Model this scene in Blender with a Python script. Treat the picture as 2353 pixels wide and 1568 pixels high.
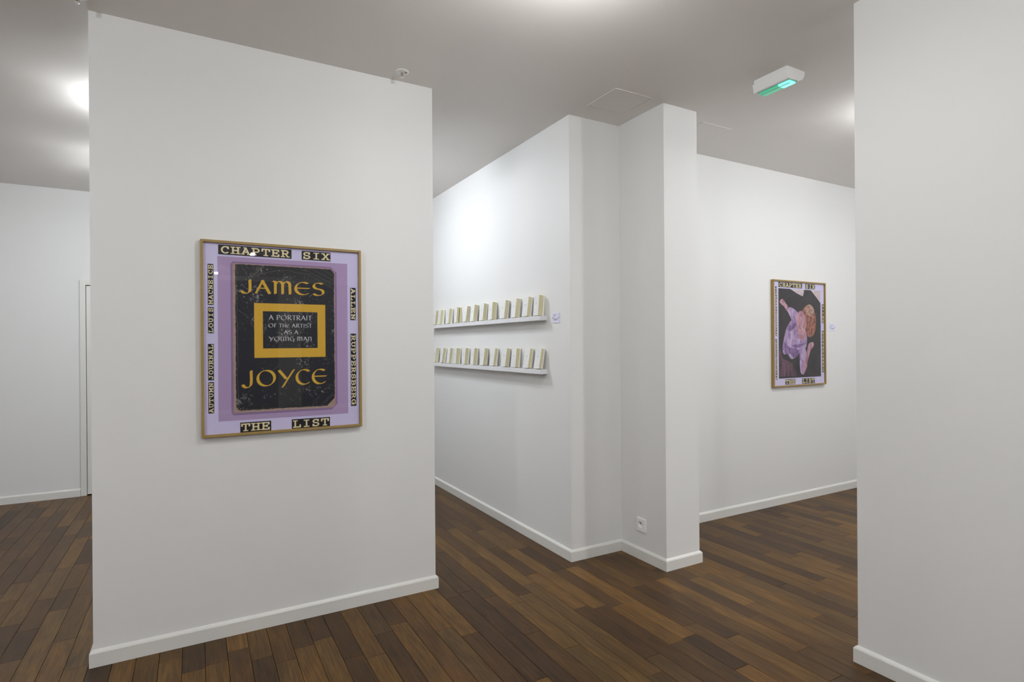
import bpy, bmesh, math, random
from mathutils import Matrix, Vector

for o in list(bpy.data.objects):
    bpy.data.objects.remove(o)
S = bpy.context.scene
C = S.collection
R = random.Random(11)

# ------------------------------------------------------------------ camera, world, exposure
YAW, PITCH, ROLL, EYE = 0.51096, -0.00072, -0.00728, 1.4351
cam_d = bpy.data.cameras.new('camera'); cam = bpy.data.objects.new('camera', cam_d); C.objects.link(cam)
cam_d.sensor_width = 36.0; cam_d.lens = 1301.88 / 2353 * 36.0
cam_d.shift_y = 8.68 / 2353; cam_d.clip_start = 0.02
fw = Vector((math.sin(YAW), math.cos(YAW), 0)); rt = Vector((math.cos(YAW), -math.sin(YAW), 0)); up = Vector((0, 0, 1))
fw2 = fw * math.cos(PITCH) + up * math.sin(PITCH); up2 = up * math.cos(PITCH) - fw * math.sin(PITCH)
r3 = rt * math.cos(ROLL) + up2 * math.sin(ROLL); u3 = up2 * math.cos(ROLL) - rt * math.sin(ROLL)
m = Matrix((r3, u3, -fw2)).transposed().to_4x4(); m.translation = (0, 0, EYE)
cam.matrix_world = m
S.camera = cam

w = bpy.data.worlds.new('dusk'); S.world = w; w.use_nodes = True
w.node_tree.nodes['Background'].inputs[0].default_value = (0.10, 0.16, 0.34, 1)
w.node_tree.nodes['Background'].inputs[1].default_value = 0.5
S.view_settings.view_transform = 'Standard'; S.view_settings.look = 'None'
S.view_settings.gamma = 1.0; S.view_settings.use_curve_mapping = False
S.view_settings.exposure = 0.0
LAMP_W = 0.95

# ------------------------------------------------------------------ plan of the place (metres)
H = 2.95
YA, XA1, XA2 = 3.1448, -0.4058, 1.2340       # partition with the large poster
XB, Y3, X4, Y5, X6, YC = 2.1644, 3.0734, 2.5863, 2.6417, 2.8782, 3.2238
XE, YE, YD = 2.5846, 1.4598, 6.8089
XL, XR, YR = -3.6, 6.7, -7.2                 # outer shell

# ------------------------------------------------------------------ material helpers
def mat(name, col, rough=0.5, spec=0.5, noise=None, bump=None, metallic=0.0):
    mt = bpy.data.materials.new(name); mt.use_nodes = True
    nt = mt.node_tree; b = nt.nodes['Principled BSDF']
    b.inputs['Base Color'].default_value = (*col, 1); b.inputs['Roughness'].default_value = rough
    b.inputs['Specular IOR Level'].default_value = spec; b.inputs['Metallic'].default_value = metallic
    if noise or bump:
        tc = nt.nodes.new('ShaderNodeNewGeometry')
    if noise:
        sc, amt = noise
        n = nt.nodes.new('ShaderNodeTexNoise'); n.inputs['Scale'].default_value = sc; n.inputs['Detail'].default_value = 4
        nt.links.new(tc.outputs['Position'], n.inputs['Vector'])
        mx = nt.nodes.new('ShaderNodeMix'); mx.data_type = 'RGBA'
        mx.inputs['A'].default_value = (*[c * (1 - amt) for c in col], 1); mx.inputs['B'].default_value = (*[min(1, c * (1 + amt)) for c in col], 1)
        nt.links.new(n.outputs['Fac'], mx.inputs['Factor']); nt.links.new(mx.outputs['Result'], b.inputs['Base Color'])
    if bump:
        sc, st = bump
        n2 = nt.nodes.new('ShaderNodeTexNoise'); n2.inputs['Scale'].default_value = sc; n2.inputs['Detail'].default_value = 3
        nt.links.new(tc.outputs['Position'], n2.inputs['Vector'])
        bp = nt.nodes.new('ShaderNodeBump'); bp.inputs['Strength'].default_value = st; bp.inputs['Distance'].default_value = 0.002
        nt.links.new(n2.outputs['Fac'], bp.inputs['Height']); nt.links.new(bp.outputs['Normal'], b.inputs['Normal'])
    return mt

def emit(name, col, strength):
    mt = bpy.data.materials.new(name); mt.use_nodes = True
    b = mt.node_tree.nodes['Principled BSDF']
    b.inputs['Base Color'].default_value = (*[min(1, c) * .8 for c in col], 1)
    b.inputs['Emission Color'].default_value = (*col, 1); b.inputs['Emission Strength'].default_value = strength
    b.inputs['Roughness'].default_value = 0.3
    return mt

def srgb(r, g, b):
    f = lambda c: (c / 255 / 12.92) if c / 255 <= 0.04045 else ((c / 255 + 0.055) / 1.055) ** 2.4
    return (f(r), f(g), f(b))

M = {}
M['wall'] = mat('white_wall_paint', (0.80, 0.80, 0.79), 0.55, 0.35, noise=(1.3, 0.012), bump=(220, 0.06))
M['ceiling'] = mat('white_ceiling_paint', (0.80, 0.765, 0.725), 0.38, 0.4, noise=(0.9, 0.012))
M['trim'] = mat('white_gloss_trim', (0.77, 0.765, 0.73), 0.32, 0.5)
M['plastic'] = mat('white_plastic', (0.88, 0.88, 0.87), 0.3, 0.5)
M['shelf'] = mat('white_lacquer', (0.78, 0.78, 0.80), 0.35, 0.5)
M['dark'] = mat('dark_void', (0.012, 0.011, 0.010), 0.8, 0.2)
M['subfloor'] = mat('dark_subfloor', (0.010, 0.007, 0.005), 0.9, 0.1)
M['wood_frame'] = mat('limed_oak_frame', srgb(158, 132, 78), 0.45, 0.4, noise=(60, 0.12))
M['sheet'] = mat('lilac_paper', srgb(212, 206, 236), 0.6, 0.3)
M['strip'] = mat('strip_ink', srgb(36, 31, 34), 0.6, 0.3, noise=(150, 0.25))
M['strip_letter'] = mat('strip_letter_cream', srgb(232, 220, 172), 0.6, 0.3, noise=(200, 0.12))
M['backing'] = mat('poster_backing', (0.25, 0.2, 0.14), 0.8, 0.2)
M['mauve'] = mat('mauve_cloth_print', srgb(178, 155, 190), 0.7, 0.2, noise=(260, 0.10))
M['mauve_shade'] = mat('mauve_cloth_print_deep', srgb(144, 120, 156), 0.7, 0.2, noise=(260, 0.10))
M['tan'] = mat('worn_cover_edge', srgb(172, 146, 130), 0.7, 0.2, noise=(90, 0.25))
M['yellow'] = mat('yellow_ink', srgb(216, 172, 52), 0.6, 0.3, noise=(40, 0.07))
M['white_ink'] = mat('white_ink', srgb(205, 205, 205), 0.6, 0.3)
M['cover'] = mat('book_cover_white', (0.80, 0.80, 0.78), 0.45, 0.4)
M['ink_grey'] = mat('grey_print', (0.30, 0.31, 0.36), 0.7, 0.2)
M['plaque'] = mat('plaque_white', srgb(226, 224, 246), 0.45, 0.4)
M['screw'] = mat('screw_steel', (0.10, 0.10, 0.12), 0.4, 0.5, metallic=0.7)
M['steel'] = mat('chrome_steel', (0.62, 0.62, 0.60), 0.22, 0.5, metallic=1.0)
M['brass'] = mat('brass', srgb(130, 100, 50), 0.35, 0.5, metallic=0.8)
for rm, st, lc in (('near', 850, (.985, .995, 1.0)), ('porch', 570, (.985, .995, 1.0)), ('ledge', 480, (.93, .985, 1.06)), ('back', 480, (.96, .995, 1.03)), ('far', 280, (.96, 1.0, 1.03))):
    M['lamp_glass_' + rm] = emit('lamp_glass_lit_' + rm, lc, st * LAMP_W)
M['lamp_body'] = mat('lamp_body_white', (0.7, 0.7, 0.7), 0.4, 0.5)
M['green_bright'] = emit('green_sign_lens_bright', (0.20, 1.0, 0.70), 1.35)
M['green_dim'] = emit('green_sign_lens_dim', (0.09, 0.62, 0.36), 0.45)
M['green_clear'] = mat('green_lens_edge', srgb(150, 190, 175), 0.25, 0.5)

def book_black():
    mt = mat('worn_black_cover', (0.012, 0.012, 0.013), 0.55, 0.4)
    nt = mt.node_tree; b = nt.nodes['Principled BSDF']; L = nt.links.new
    g = nt.nodes.new('ShaderNodeNewGeometry')
    # fine scuffs: thin noise ridges thresholded, strongest near the rubbed places
    n1 = nt.nodes.new('ShaderNodeTexNoise'); n1.inputs['Scale'].default_value = 95; n1.inputs['Detail'].default_value = 8; n1.inputs['Roughness'].default_value = 0.75
    n2 = nt.nodes.new('ShaderNodeTexNoise'); n2.inputs['Scale'].default_value = 9; n2.inputs['Detail'].default_value = 3
    L(g.outputs['Position'], n1.inputs['Vector']); L(g.outputs['Position'], n2.inputs['Vector'])
    ad = nt.nodes.new('ShaderNodeMath'); ad.operation = 'MULTIPLY_ADD'; ad.inputs[1].default_value = 0.55
    L(n2.outputs['Fac'], ad.inputs[0]); L(n1.outputs['Fac'], ad.inputs[2])
    rp = nt.nodes.new('ShaderNodeValToRGB'); rp.color_ramp.elements[0].position = 0.87; rp.color_ramp.elements[0].color = (0.012, 0.012, 0.013, 1)
    rp.color_ramp.elements[1].position = 1.02; rp.color_ramp.elements[1].color = (0.34, 0.31, 0.28, 1)
    L(ad.outputs[0], rp.inputs[0])
    L(rp.outputs[0], b.inputs['Base Color'])
    return mt
M['book_black'] = book_black()

def glass():
    mt = bpy.data.materials.new('poster_glass'); mt.use_nodes = True; nt = mt.node_tree
    nt.nodes.remove(nt.nodes['Principled BSDF']); out = nt.nodes['Material Output']
    t = nt.nodes.new('ShaderNodeBsdfTransparent'); t.inputs[0].default_value = (0.99, 0.99, 1, 1)
    g = nt.nodes.new('ShaderNodeBsdfGlossy'); g.inputs['Roughness'].default_value = 0.0
    ge = nt.nodes.new('ShaderNodeNewGeometry')
    dt = nt.nodes.new('ShaderNodeVectorMath'); dt.operation = 'DOT_PRODUCT'
    nt.links.new(ge.outputs['Normal'], dt.inputs[0]); nt.links.new(ge.outputs['Incoming'], dt.inputs[1])
    ab = nt.nodes.new('ShaderNodeMath'); ab.operation = 'ABSOLUTE'; nt.links.new(dt.outputs['Value'], ab.inputs[0])
    om = nt.nodes.new('ShaderNodeMath'); om.operation = 'SUBTRACT'; om.inputs[0].default_value = 1.0; nt.links.new(ab.outputs[0], om.inputs[1])
    pw = nt.nodes.new('ShaderNodeMath'); pw.operation = 'POWER'; pw.inputs[1].default_value = 5.0; nt.links.new(om.outputs[0], pw.inputs[0])
    fr = nt.nodes.new('ShaderNodeMath'); fr.operation = 'MULTIPLY_ADD'; fr.inputs[1].default_value = 0.96; fr.inputs[2].default_value = 0.019; nt.links.new(pw.outputs[0], fr.inputs[0])
    mx = nt.nodes.new('ShaderNodeMixShader')
    nt.links.new(fr.outputs[0], mx.inputs[0]); nt.links.new(t.outputs[0], mx.inputs[1]); nt.links.new(g.outputs[0], mx.inputs[2])
    nt.links.new(mx.outputs[0], out.inputs['Surface'])
    return mt
M['glass'] = glass()

def pages():
    mt = mat('page_edges', srgb(206, 196, 146), 0.8, 0.1)
    nt = mt.node_tree; b = nt.nodes['Principled BSDF']; L = nt.links.new
    tc = nt.nodes.new('ShaderNodeTexCoord'); mp = nt.nodes.new('ShaderNodeMapping'); mp.inputs['Scale'].default_value = (900, 25, 6)
    n = nt.nodes.new('ShaderNodeTexNoise'); n.inputs['Scale'].default_value = 1; n.inputs['Detail'].default_value = 2
    L(tc.outputs['Object'], mp.inputs['Vector']); L(mp.outputs['Vector'], n.inputs['Vector'])
    rp = nt.nodes.new('ShaderNodeValToRGB'); rp.color_ramp.elements[0].position = .3; rp.color_ramp.elements[0].color = (*srgb(200, 190, 142), 1)
    rp.color_ramp.elements[1].position = .7; rp.color_ramp.elements[1].color = (*srgb(232, 225, 190), 1)
    L(n.outputs['Fac'], rp.inputs[0]); L(rp.outputs[0], b.inputs['Base Color'])
    return mt
M['pages'] = pages()
M['pages_pale'] = mat('page_edges_pale', srgb(240, 237, 222), 0.8, 0.1)

def plank_mat():
    mt = mat('stained_oak_plank', (0.08, 0.05, 0.03), 0.36, 0.22)
    nt = mt.node_tree; b = nt.nodes['Principled BSDF']; L = nt.links.new
    at = nt.nodes.new('ShaderNodeAttribute'); at.attribute_name = 'tone'
    g = nt.nodes.new('ShaderNodeNewGeometry')
    mp = nt.nodes.new('ShaderNodeMapping'); mp.inputs['Scale'].default_value = (95, 5, 5)
    off = nt.nodes.new('ShaderNodeVectorMath'); off.operation = 'ADD'
    sc = nt.nodes.new('ShaderNodeVectorMath'); sc.operation = 'SCALE'; sc.inputs['Scale'].default_value = 40
    cb = nt.nodes.new('ShaderNodeCombineXYZ')
    L(at.outputs['Alpha'], cb.inputs[0]); L(at.outputs['Alpha'], cb.inputs[1]); L(cb.outputs[0], sc.inputs[0])
    L(g.outputs['Position'], mp.inputs['Vector']); L(mp.outputs['Vector'], off.inputs[0]); L(sc.outputs[0], off.inputs[1])
    n = nt.nodes.new('ShaderNodeTexNoise'); n.inputs['Scale'].default_value = 1.0; n.inputs['Detail'].default_value = 6; n.inputs['Roughness'].default_value = .62; n.inputs['Distortion'].default_value = .6
    L(off.outputs[0], n.inputs['Vector'])
    mp2 = nt.nodes.new('ShaderNodeMapping'); mp2.inputs['Scale'].default_value = (14, 3.2, 3)
    of2 = nt.nodes.new('ShaderNodeVectorMath'); of2.operation = 'ADD'
    L(g.outputs['Position'], mp2.inputs['Vector']); L(mp2.outputs['Vector'], of2.inputs[0]); L(sc.outputs[0], of2.inputs[1])
    n2 = nt.nodes.new('ShaderNodeTexNoise'); n2.inputs['Scale'].default_value = 1.0; n2.inputs['Detail'].default_value = 4; n2.inputs['Distortion'].default_value = 1.2
    L(of2.outputs[0], n2.inputs['Vector'])
    r1 = nt.nodes.new('ShaderNodeMapRange'); r1.inputs['From Min'].default_value = .3; r1.inputs['From Max'].default_value = .7; r1.inputs['To Min'].default_value = .52; r1.inputs['To Max'].default_value = 1.42
    r2 = nt.nodes.new('ShaderNodeMapRange'); r2.inputs['From Min'].default_value = .3; r2.inputs['From Max'].default_value = .7; r2.inputs['To Min'].default_value = .76; r2.inputs['To Max'].default_value = 1.20
    L(n.outputs['Fac'], r1.inputs['Value']); L(n2.outputs['Fac'], r2.inputs['Value'])
    mu = nt.nodes.new('ShaderNodeMath'); mu.operation = 'MULTIPLY'; L(r1.outputs[0], mu.inputs[0]); L(r2.outputs[0], mu.inputs[1])
    vm = nt.nodes.new('ShaderNodeVectorMath'); vm.operation = 'SCALE'; L(at.outputs['Color'], vm.inputs[0]); L(mu.outputs[0], vm.inputs['Scale'])
    L(vm.outputs[0], b.inputs['Base Color'])
    rr = nt.nodes.new('ShaderNodeMapRange'); rr.inputs['To Min'].default_value = .30; rr.inputs['To Max'].default_value = .48; L(n.outputs['Fac'], rr.inputs['Value']); L(rr.outputs[0], b.inputs['Roughness'])
    bp = nt.nodes.new('ShaderNodeBump'); bp.inputs['Strength'].default_value = .18; bp.inputs['Distance'].default_value = .0008
    L(n.outputs['Fac'], bp.inputs['Height']); L(bp.outputs['Normal'], b.inputs['Normal'])
    return mt
M['plank'] = plank_mat()

# ------------------------------------------------------------------ mesh helpers
class MB:
    def __init__(s): s.v = []; s.f = []
    def box(s, x0, x1, y0, y1, z0, z1):
        k = len(s.v)
        s.v += [(x0,y0,z0),(x1,y0,z0),(x1,y1,z0),(x0,y1,z0),(x0,y0,z1),(x1,y0,z1),(x1,y1,z1),(x0,y1,z1)]
        s.f += [(k,k+3,k+2,k+1),(k+4,k+5,k+6,k+7),(k,k+1,k+5,k+4),(k+1,k+2,k+6,k+5),(k+2,k+3,k+7,k+6),(k+3,k,k+4,k+7)]
        return s
    def quad(s, a, b, c, d):
        k = len(s.v); s.v += [a, b, c, d]; s.f.append((k,k+1,k+2,k+3)); return s
    def prism_y(s, pts, y0, y1):
        """closed outline in (x, z) swept from y0 to y1"""
        k = len(s.v); n = len(pts)
        s.v += [(x, y0, z) for x, z in pts] + [(x, y1, z) for x, z in pts]
        s.f.append(tuple(range(k, k+n))); s.f.append(tuple(range(k+2*n-1, k+n-1, -1)))
        for i in range(n):
            j = (i+1) % n; s.f.append((k+i, k+n+i, k+n+j, k+j))
        return s
    def lathe(s, prof, cx, cy, n=24):
        """prof: (radius, z) list round a vertical axis"""
        k = len(s.v); m_ = len(prof)
        for r, z in prof:
            for i in range(n):
                a = 2*math.pi*i/n; s.v.append((cx + r*math.cos(a), cy + r*math.sin(a), z))
        for q in range(m_-1):
            for i in range(n):
                j = (i+1) % n; s.f.append((k+q*n+i, k+q*n+j, k+(q+1)*n+j, k+(q+1)*n+i))
        s.f.append(tuple(k+i for i in range(n-1, -1, -1))); s.f.append(tuple(k+(m_-1)*n+i for i in range(n)))
        return s
    def mesh(s, name, material):
        me = bpy.data.meshes.new(name); me.from_pydata(s.v, [], s.f); me.update()
        bm = bmesh.new(); bm.from_mesh(me); bmesh.ops.recalc_face_normals(bm, faces=bm.faces); bm.to_mesh(me); bm.free()
        if material: me.materials.append(M[material])
        return me
    def build(s, name, material, parent=None, bevel=0, smooth=False, loc=None):
        o = bpy.data.objects.new(name, s.mesh(name, material)); C.objects.link(o)
        if parent: o.parent = parent
        if loc: o.location = loc
        if bevel:
            b = o.modifiers.new('edge', 'BEVEL'); b.width = bevel; b.segments = 2; b.limit_method = 'ANGLE'
        if smooth:
            for p in o.data.polygons: p.use_smooth = True
        return o

def tag(o, label, cat, group=None, kind=None):
    o['label'] = label; o['category'] = cat
    if group: o['group'] = group
    if kind: o['kind'] = kind
    return o
def empty(name, loc=(0, 0, 0)):
    o = bpy.data.objects.new(name, None); o.empty_display_size = 0.05; C.objects.link(o); o.location = loc; return o
def struct(o, label, cat):
    return tag(o, label, cat, kind='structure')

# ------------------------------------------------------------------ the shell
struct(MB().box(XL-.2, XR+.2, YR-.2, YD+.3, H, H+.12).build('ceiling', 'ceiling'), 'smooth white painted flat ceiling', 'ceiling')
struct(MB().box(XA1, XA2, YA, YA+.24, 0, H).build('wall_middle', 'wall'), 'free-standing white partition wall carrying the poster with the book cover', 'wall')
struct(MB().box(XB, X6, Y3, YD, 0, H).build('wall_shelf_side', 'wall'), 'white wall carrying the two narrow book ledges', 'wall')
struct(MB().box(X4, X6, Y5, Y3, 0, H).build('wall_pillar', 'wall'), 'white pillar with a socket low on its narrow side', 'wall')
struct(MB().box(X6, XR, YC, YC+.2, 0, H).build('wall_back', 'wall'), 'white back wall carrying the poster with the dark painted picture', 'wall')
struct(MB().box(XE, XE+.24, -2.2, YE, 0, H).build('wall_right', 'wall'), 'plain white wall standing beside the emergency light', 'wall')
DX0, DX1, DZ = -0.917, -0.085, 2.040
wd = MB().box(XL, DX0, YD, YD+.2, 0, H).box(DX1, XB, YD, YD+.2, 0, H).box(DX0, DX1, YD, YD+.2, DZ, H).box(DX0, DX1, YD+.12, YD+.2, 0, DZ)
struct(wd.build('wall_far', 'wall'), 'white far wall with a flush white door', 'wall')
struct(MB().box(XL-.2, XL, YR, YD+.2, 0, H).build('wall_left', 'wall'), 'plain white outer wall on the door wall side', 'wall')
struct(MB().box(XR, XR+.2, YR, YC+.2, 0, H).build('wall_far_right', 'wall'), 'plain white outer wall closing the back wall room', 'wall')
# wall behind the viewer, with unseen windows sized for dark bands in poster glass
WZ0, WZ1 = .08, 2.85
spans = [(-3.0, 1.62, 4), (2.10, 3.70, 1)]
rw = MB().box(XL, -3.0, YR-.2, YR, 0, H).box(1.62, 2.10, YR-.2, YR, 0, H).box(3.70, XR, YR-.2, YR, 0, H)
for a, b, n in spans: rw.box(a, b, YR-.2, YR, WZ1, H).box(a, b, YR-.2, YR, 0, WZ0)
struct(rw.build('wall_rear', 'wall'), 'white wall with wide street windows sized for their reflection opposite the poster partition', 'wall')
for k, (x0, x1, n) in enumerate(spans):
    wn = empty('window_%d' % (k+1), (0, YR-.1, WZ0)); hh = WZ1-WZ0
    struct(wn, ('wide street window in four panes' if k == 0 else 'single street window') + ' opposite the poster partition, unseen and sized for its dark reflection', 'window')
    for i in range(n):
        a = x0 + i*(x1-x0)/n; b = x0 + (i+1)*(x1-x0)/n
        MB().box(a, a+.04, -.04, .04, 0, hh).box(b-.04, b, -.04, .04, 0, hh).box(a+.04, b-.04, -.04, .04, 0, .05).box(a+.04, b-.04, -.04, .04, hh-.05, hh).build('window_frame', 'screw', wn)
        MB().box(a+.04, b-.04, -.004, .004, .05, hh-.05).build('window_pane', 'glass', wn)

# ------------------------------------------------------------------ skirting boards
BT, BH = 0.014, 0.0755
def skirting(name, path, label, closed=False):
    """path: floor-plan corners of the wall face; the board stands to the right-hand side of the direction of travel"""
    prof = [(0.0, 0.0), (BT, 0.0), (BT, 0.061), (BT*.80, 0.067), (BT*.30, 0.0735), (0.0, BH)]
    n = len(path); P = [Vector(p) for p in path]; offs = []
    for i in range(n):
        a = P[(i-1) % n] if (closed or i > 0) else None; b = P[(i+1) % n] if (closed or i < n-1) else None
        ds = []
        if a is not None: ds.append((P[i]-a).normalized())
        if b is not None: ds.append((b-P[i]).normalized())
        ns = [Vector((d.y, -d.x)) for d in ds]
        if len(ns) == 1: offs.append(ns[0])
        else:
            s_ = ns[0] + ns[1]; offs.append(s_ / (1 + ns[0].dot(ns[1])))
    mb = MB(); m_ = len(prof)
    for i in range(n):
        for d, z in prof: mb.v.append((P[i].x + offs[i].x*d, P[i].y + offs[i].y*d, z))
    for i in range(n if closed else n-1):
        j = (i+1) % n
        for q in range(m_):
            r_ = (q+1) % m_; mb.f.append((i*m_+q, j*m_+q, j*m_+r_, i*m_+r_))
    if not closed:
        mb.f.append(tuple(range(m_))); mb.f.append(tuple((n-1)*m_+q for q in range(m_-1, -1, -1)))
    o = mb.build(name, 'trim'); struct(o, label, 'baseboard'); return o
skirting('baseboard_middle', [(XA1, YA), (XA2, YA), (XA2, YA+.24), (XA1, YA+.24)], 'white skirting board around the foot of the free-standing partition', True)
skirting('baseboard_shelf_side', [(XB, YD), (XB, Y3), (X4, Y3), (X4, Y5), (X6, Y5), (X6, YC), (XR, YC)], 'white skirting board running below the book ledges and round the pillar')
skirting('baseboard_right', [(XE, -2.2), (XE+.24, -2.2), (XE+.24, YE), (XE, YE)], 'white skirting board at the foot of the plain wall by the emergency light', True)
skirting('baseboard_far', [(XL, YD), (DX0-.048, YD)], 'white skirting board ending at the door casing')

# ------------------------------------------------------------------ floor boards
floor = struct(MB().box(XL-.2, XR+.2, YR-.2, YD+.3, -.16, -.012).build('floor', 'subfloor'), 'dark brown oak plank floor', 'floor')
tones = [tuple(c*k for c, k in zip(q, (.86, .81, .48))) for q in (srgb(104, 76, 46), srgb(92, 66, 41), srgb(80, 57, 36), srgb(78, 55, 36), srgb(97, 73, 48), srgb(110, 81, 49), srgb(70, 49, 33), srgb(86, 64, 45))]
blocks = [(XA1, XA2, YA, YA+.24), (XB, X6, Y3, YD), (X4, X6, Y5, Y3), (X6, XR, YC, YC+.2), (XE, XE+.24, -2.2, YE)]
def seen(x, y):
    for x0, x1, y0, y1 in blocks:
        t0, t1 = 0.0, 0.999
        for d, lo, hi in ((x, x0, x1), (y, y0, y1)):
            if abs(d) < 1e-9:
                if lo > 0 or hi < 0: t0 = 2
            else:
                a, b = lo/d, hi/d
                if a > b: a, b = b, a
                t0 = max(t0, a); t1 = min(t1, b)
        if t0 < t1: return False
    return True
def pix(x, y, z=0.0):
    v = Vector((x, y, z)) - Vector((0, 0, EYE)); d = v.dot(fw2)
    if d < 0.2: return None
    return (1176.5 + 1301.88*v.dot(r3)/d, 784 + 8.68 - 1301.88*v.dot(u3)/d)
def shown(x0, x1, y0, y1):
    """rough visible pixel area of a board"""
    n = 0; tot = 0
    for fx in (.1, .5, .9):
        for fy in (.05, .275, .5, .725, .95):
            x = x0 + (x1-x0)*fx; y = y0 + (y1-y0)*fy; tot += 1; p = pix(x, y)
            if p and -5 < p[0] < 2358 and p[1] < 1575 and seen(x, y): n += 1
    if not n: return 0
    yc = max(.6, (x0+x1)/2*fw2.x + (y0+y1)/2*fw2.y)
    return n/tot * (x1-x0)*(y1-y0) * EYE / yc**3
PW, PX0 = 0.0919, -0.334
boards = []
k0 = int((XL - PX0)//PW) - 1; k1 = int((XR - PX0)//PW) + 1
for k in range(k0, k1):
    x0 = PX0 + k*PW; x1 = x0 + PW; y = YR - R.random()*.6
    last = None
    while y < YD + .12:
        L_ = R.choice((.32, .42, .5, .6, .7, .85, 1.0, 1.2)) * R.uniform(.9, 1.1)
        y1 = min(y + L_, YD + .2)
        if x1 > XL-.1 and x0 < XR+.1 and y1 > YR-.1:
            t = tones[R.randrange(len(tones))]
            while t is last: t = tones[R.randrange(len(tones))]
            last = t; j = R.uniform(.85, 1.14); h_ = R.uniform(-.03, .03)
            boards.append((x0, x1, y, y1, (t[0]*j*(1+h_), t[1]*j, t[2]*j*(1-h_)), R.random()))
        y = y1
boards.sort(key=lambda b: -shown(*b[:4]))
def plank_geo(b, cx=0, cy=0):
    x0, x1, y0, y1 = b[0]-cx+.0007, b[1]-cx-.0007, b[2]-cy+.0006, b[3]-cy-.0006
    c = .0011; zt, zs, zb = 0.0, -.0013, -.012
    v = [(x0, y0, zb), (x1, y0, zb), (x1, y1, zb), (x0, y1, zb), (x0, y0, zs), (x1, y0, zs), (x1, y1, zs), (x0, y1, zs),
         (x0+c, y0+c, zt), (x1-c, y0+c, zt), (x1-c, y1-c, zt), (x0+c, y1-c, zt)]
    f = [(8, 9, 10, 11)]
    for i in range(4):
        j = (i+1) % 4; f += [(i, j, j+4, i+4), (i+4, j+4, j+8, i+8)]
    return v, f
def tone_attr(me, cols):
    a = me.attributes.new('tone', 'FLOAT_COLOR', 'POINT')
    a.data.foreach_set('color', [c for q in cols for c in q])
for b in boards[:300]:
    cx, cy = (b[0]+b[1])/2, (b[2]+b[3])/2
    v, f = plank_geo(b, cx, cy); me = bpy.data.meshes.new('plank'); me.from_pydata(v, [], f); me.materials.append(M['plank'])
    tone_attr(me, [(*b[4], b[5])]*len(v))
    o = bpy.data.objects.new('plank', me); C.objects.link(o); o.parent = floor; o.location = (cx, cy, 0)
V, F, T = [], [], []
for b in boards[300:]:
    v, f = plank_geo(b); k = len(V); V += v; F += [tuple(i+k for i in q) for q in f]; T += [(*b[4], b[5])]*len(v)
me = bpy.data.meshes.new('plank_field'); me.from_pydata(V, [], F); me.materials.append(M['plank']); tone_attr(me, T)
o = bpy.data.objects.new('plank_field', me); C.objects.link(o); o.parent = floor; o['kind'] = 'stuff'

# ------------------------------------------------------------------ door
dr = empty('door_1', ((DX0+DX1)/2, YD, 0)); struct(dr, 'flush white door in a narrow white casing', 'door')
hw = (DX1-DX0)/2
MB().box(-hw+.004, hw-.004, .004, .044, .010, DZ-.005).build('door_leaf', 'trim', dr, bevel=.002)
MB().box(-hw-.046, -hw, -.012, .0, 0, DZ+.046).build('casing_post', 'trim', dr, bevel=.002)
MB().box(hw, hw+.046, -.012, .0, 0, DZ+.046).build('casing_post', 'trim', dr, bevel=.002)
MB().box(-hw, hw, -.012, .0, DZ, DZ+.046).build('casing_head', 'trim', dr, bevel=.002)
MB().box(-hw+.02, hw, -.016, -.012, DZ+.024, DZ+.028).build('casing_bead', 'trim', dr)
MB().box(-hw, hw, .05, .06, 0, DZ).build('door_gap_shade', 'dark', dr)  # dark sheet behind the leaf, painting the shade in its gap
hd = MB().box(hw-.075, hw-.045, -.004, .004, .98, 1.12).build('handle_plate', 'steel', dr)
MB().box(hw-.17, hw-.05, -.05, -.035, 1.06, 1.078).box(hw-.068, hw-.052, -.05, -.002, 1.06, 1.078).build('door_handle', 'steel', dr, bevel=.004)

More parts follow.
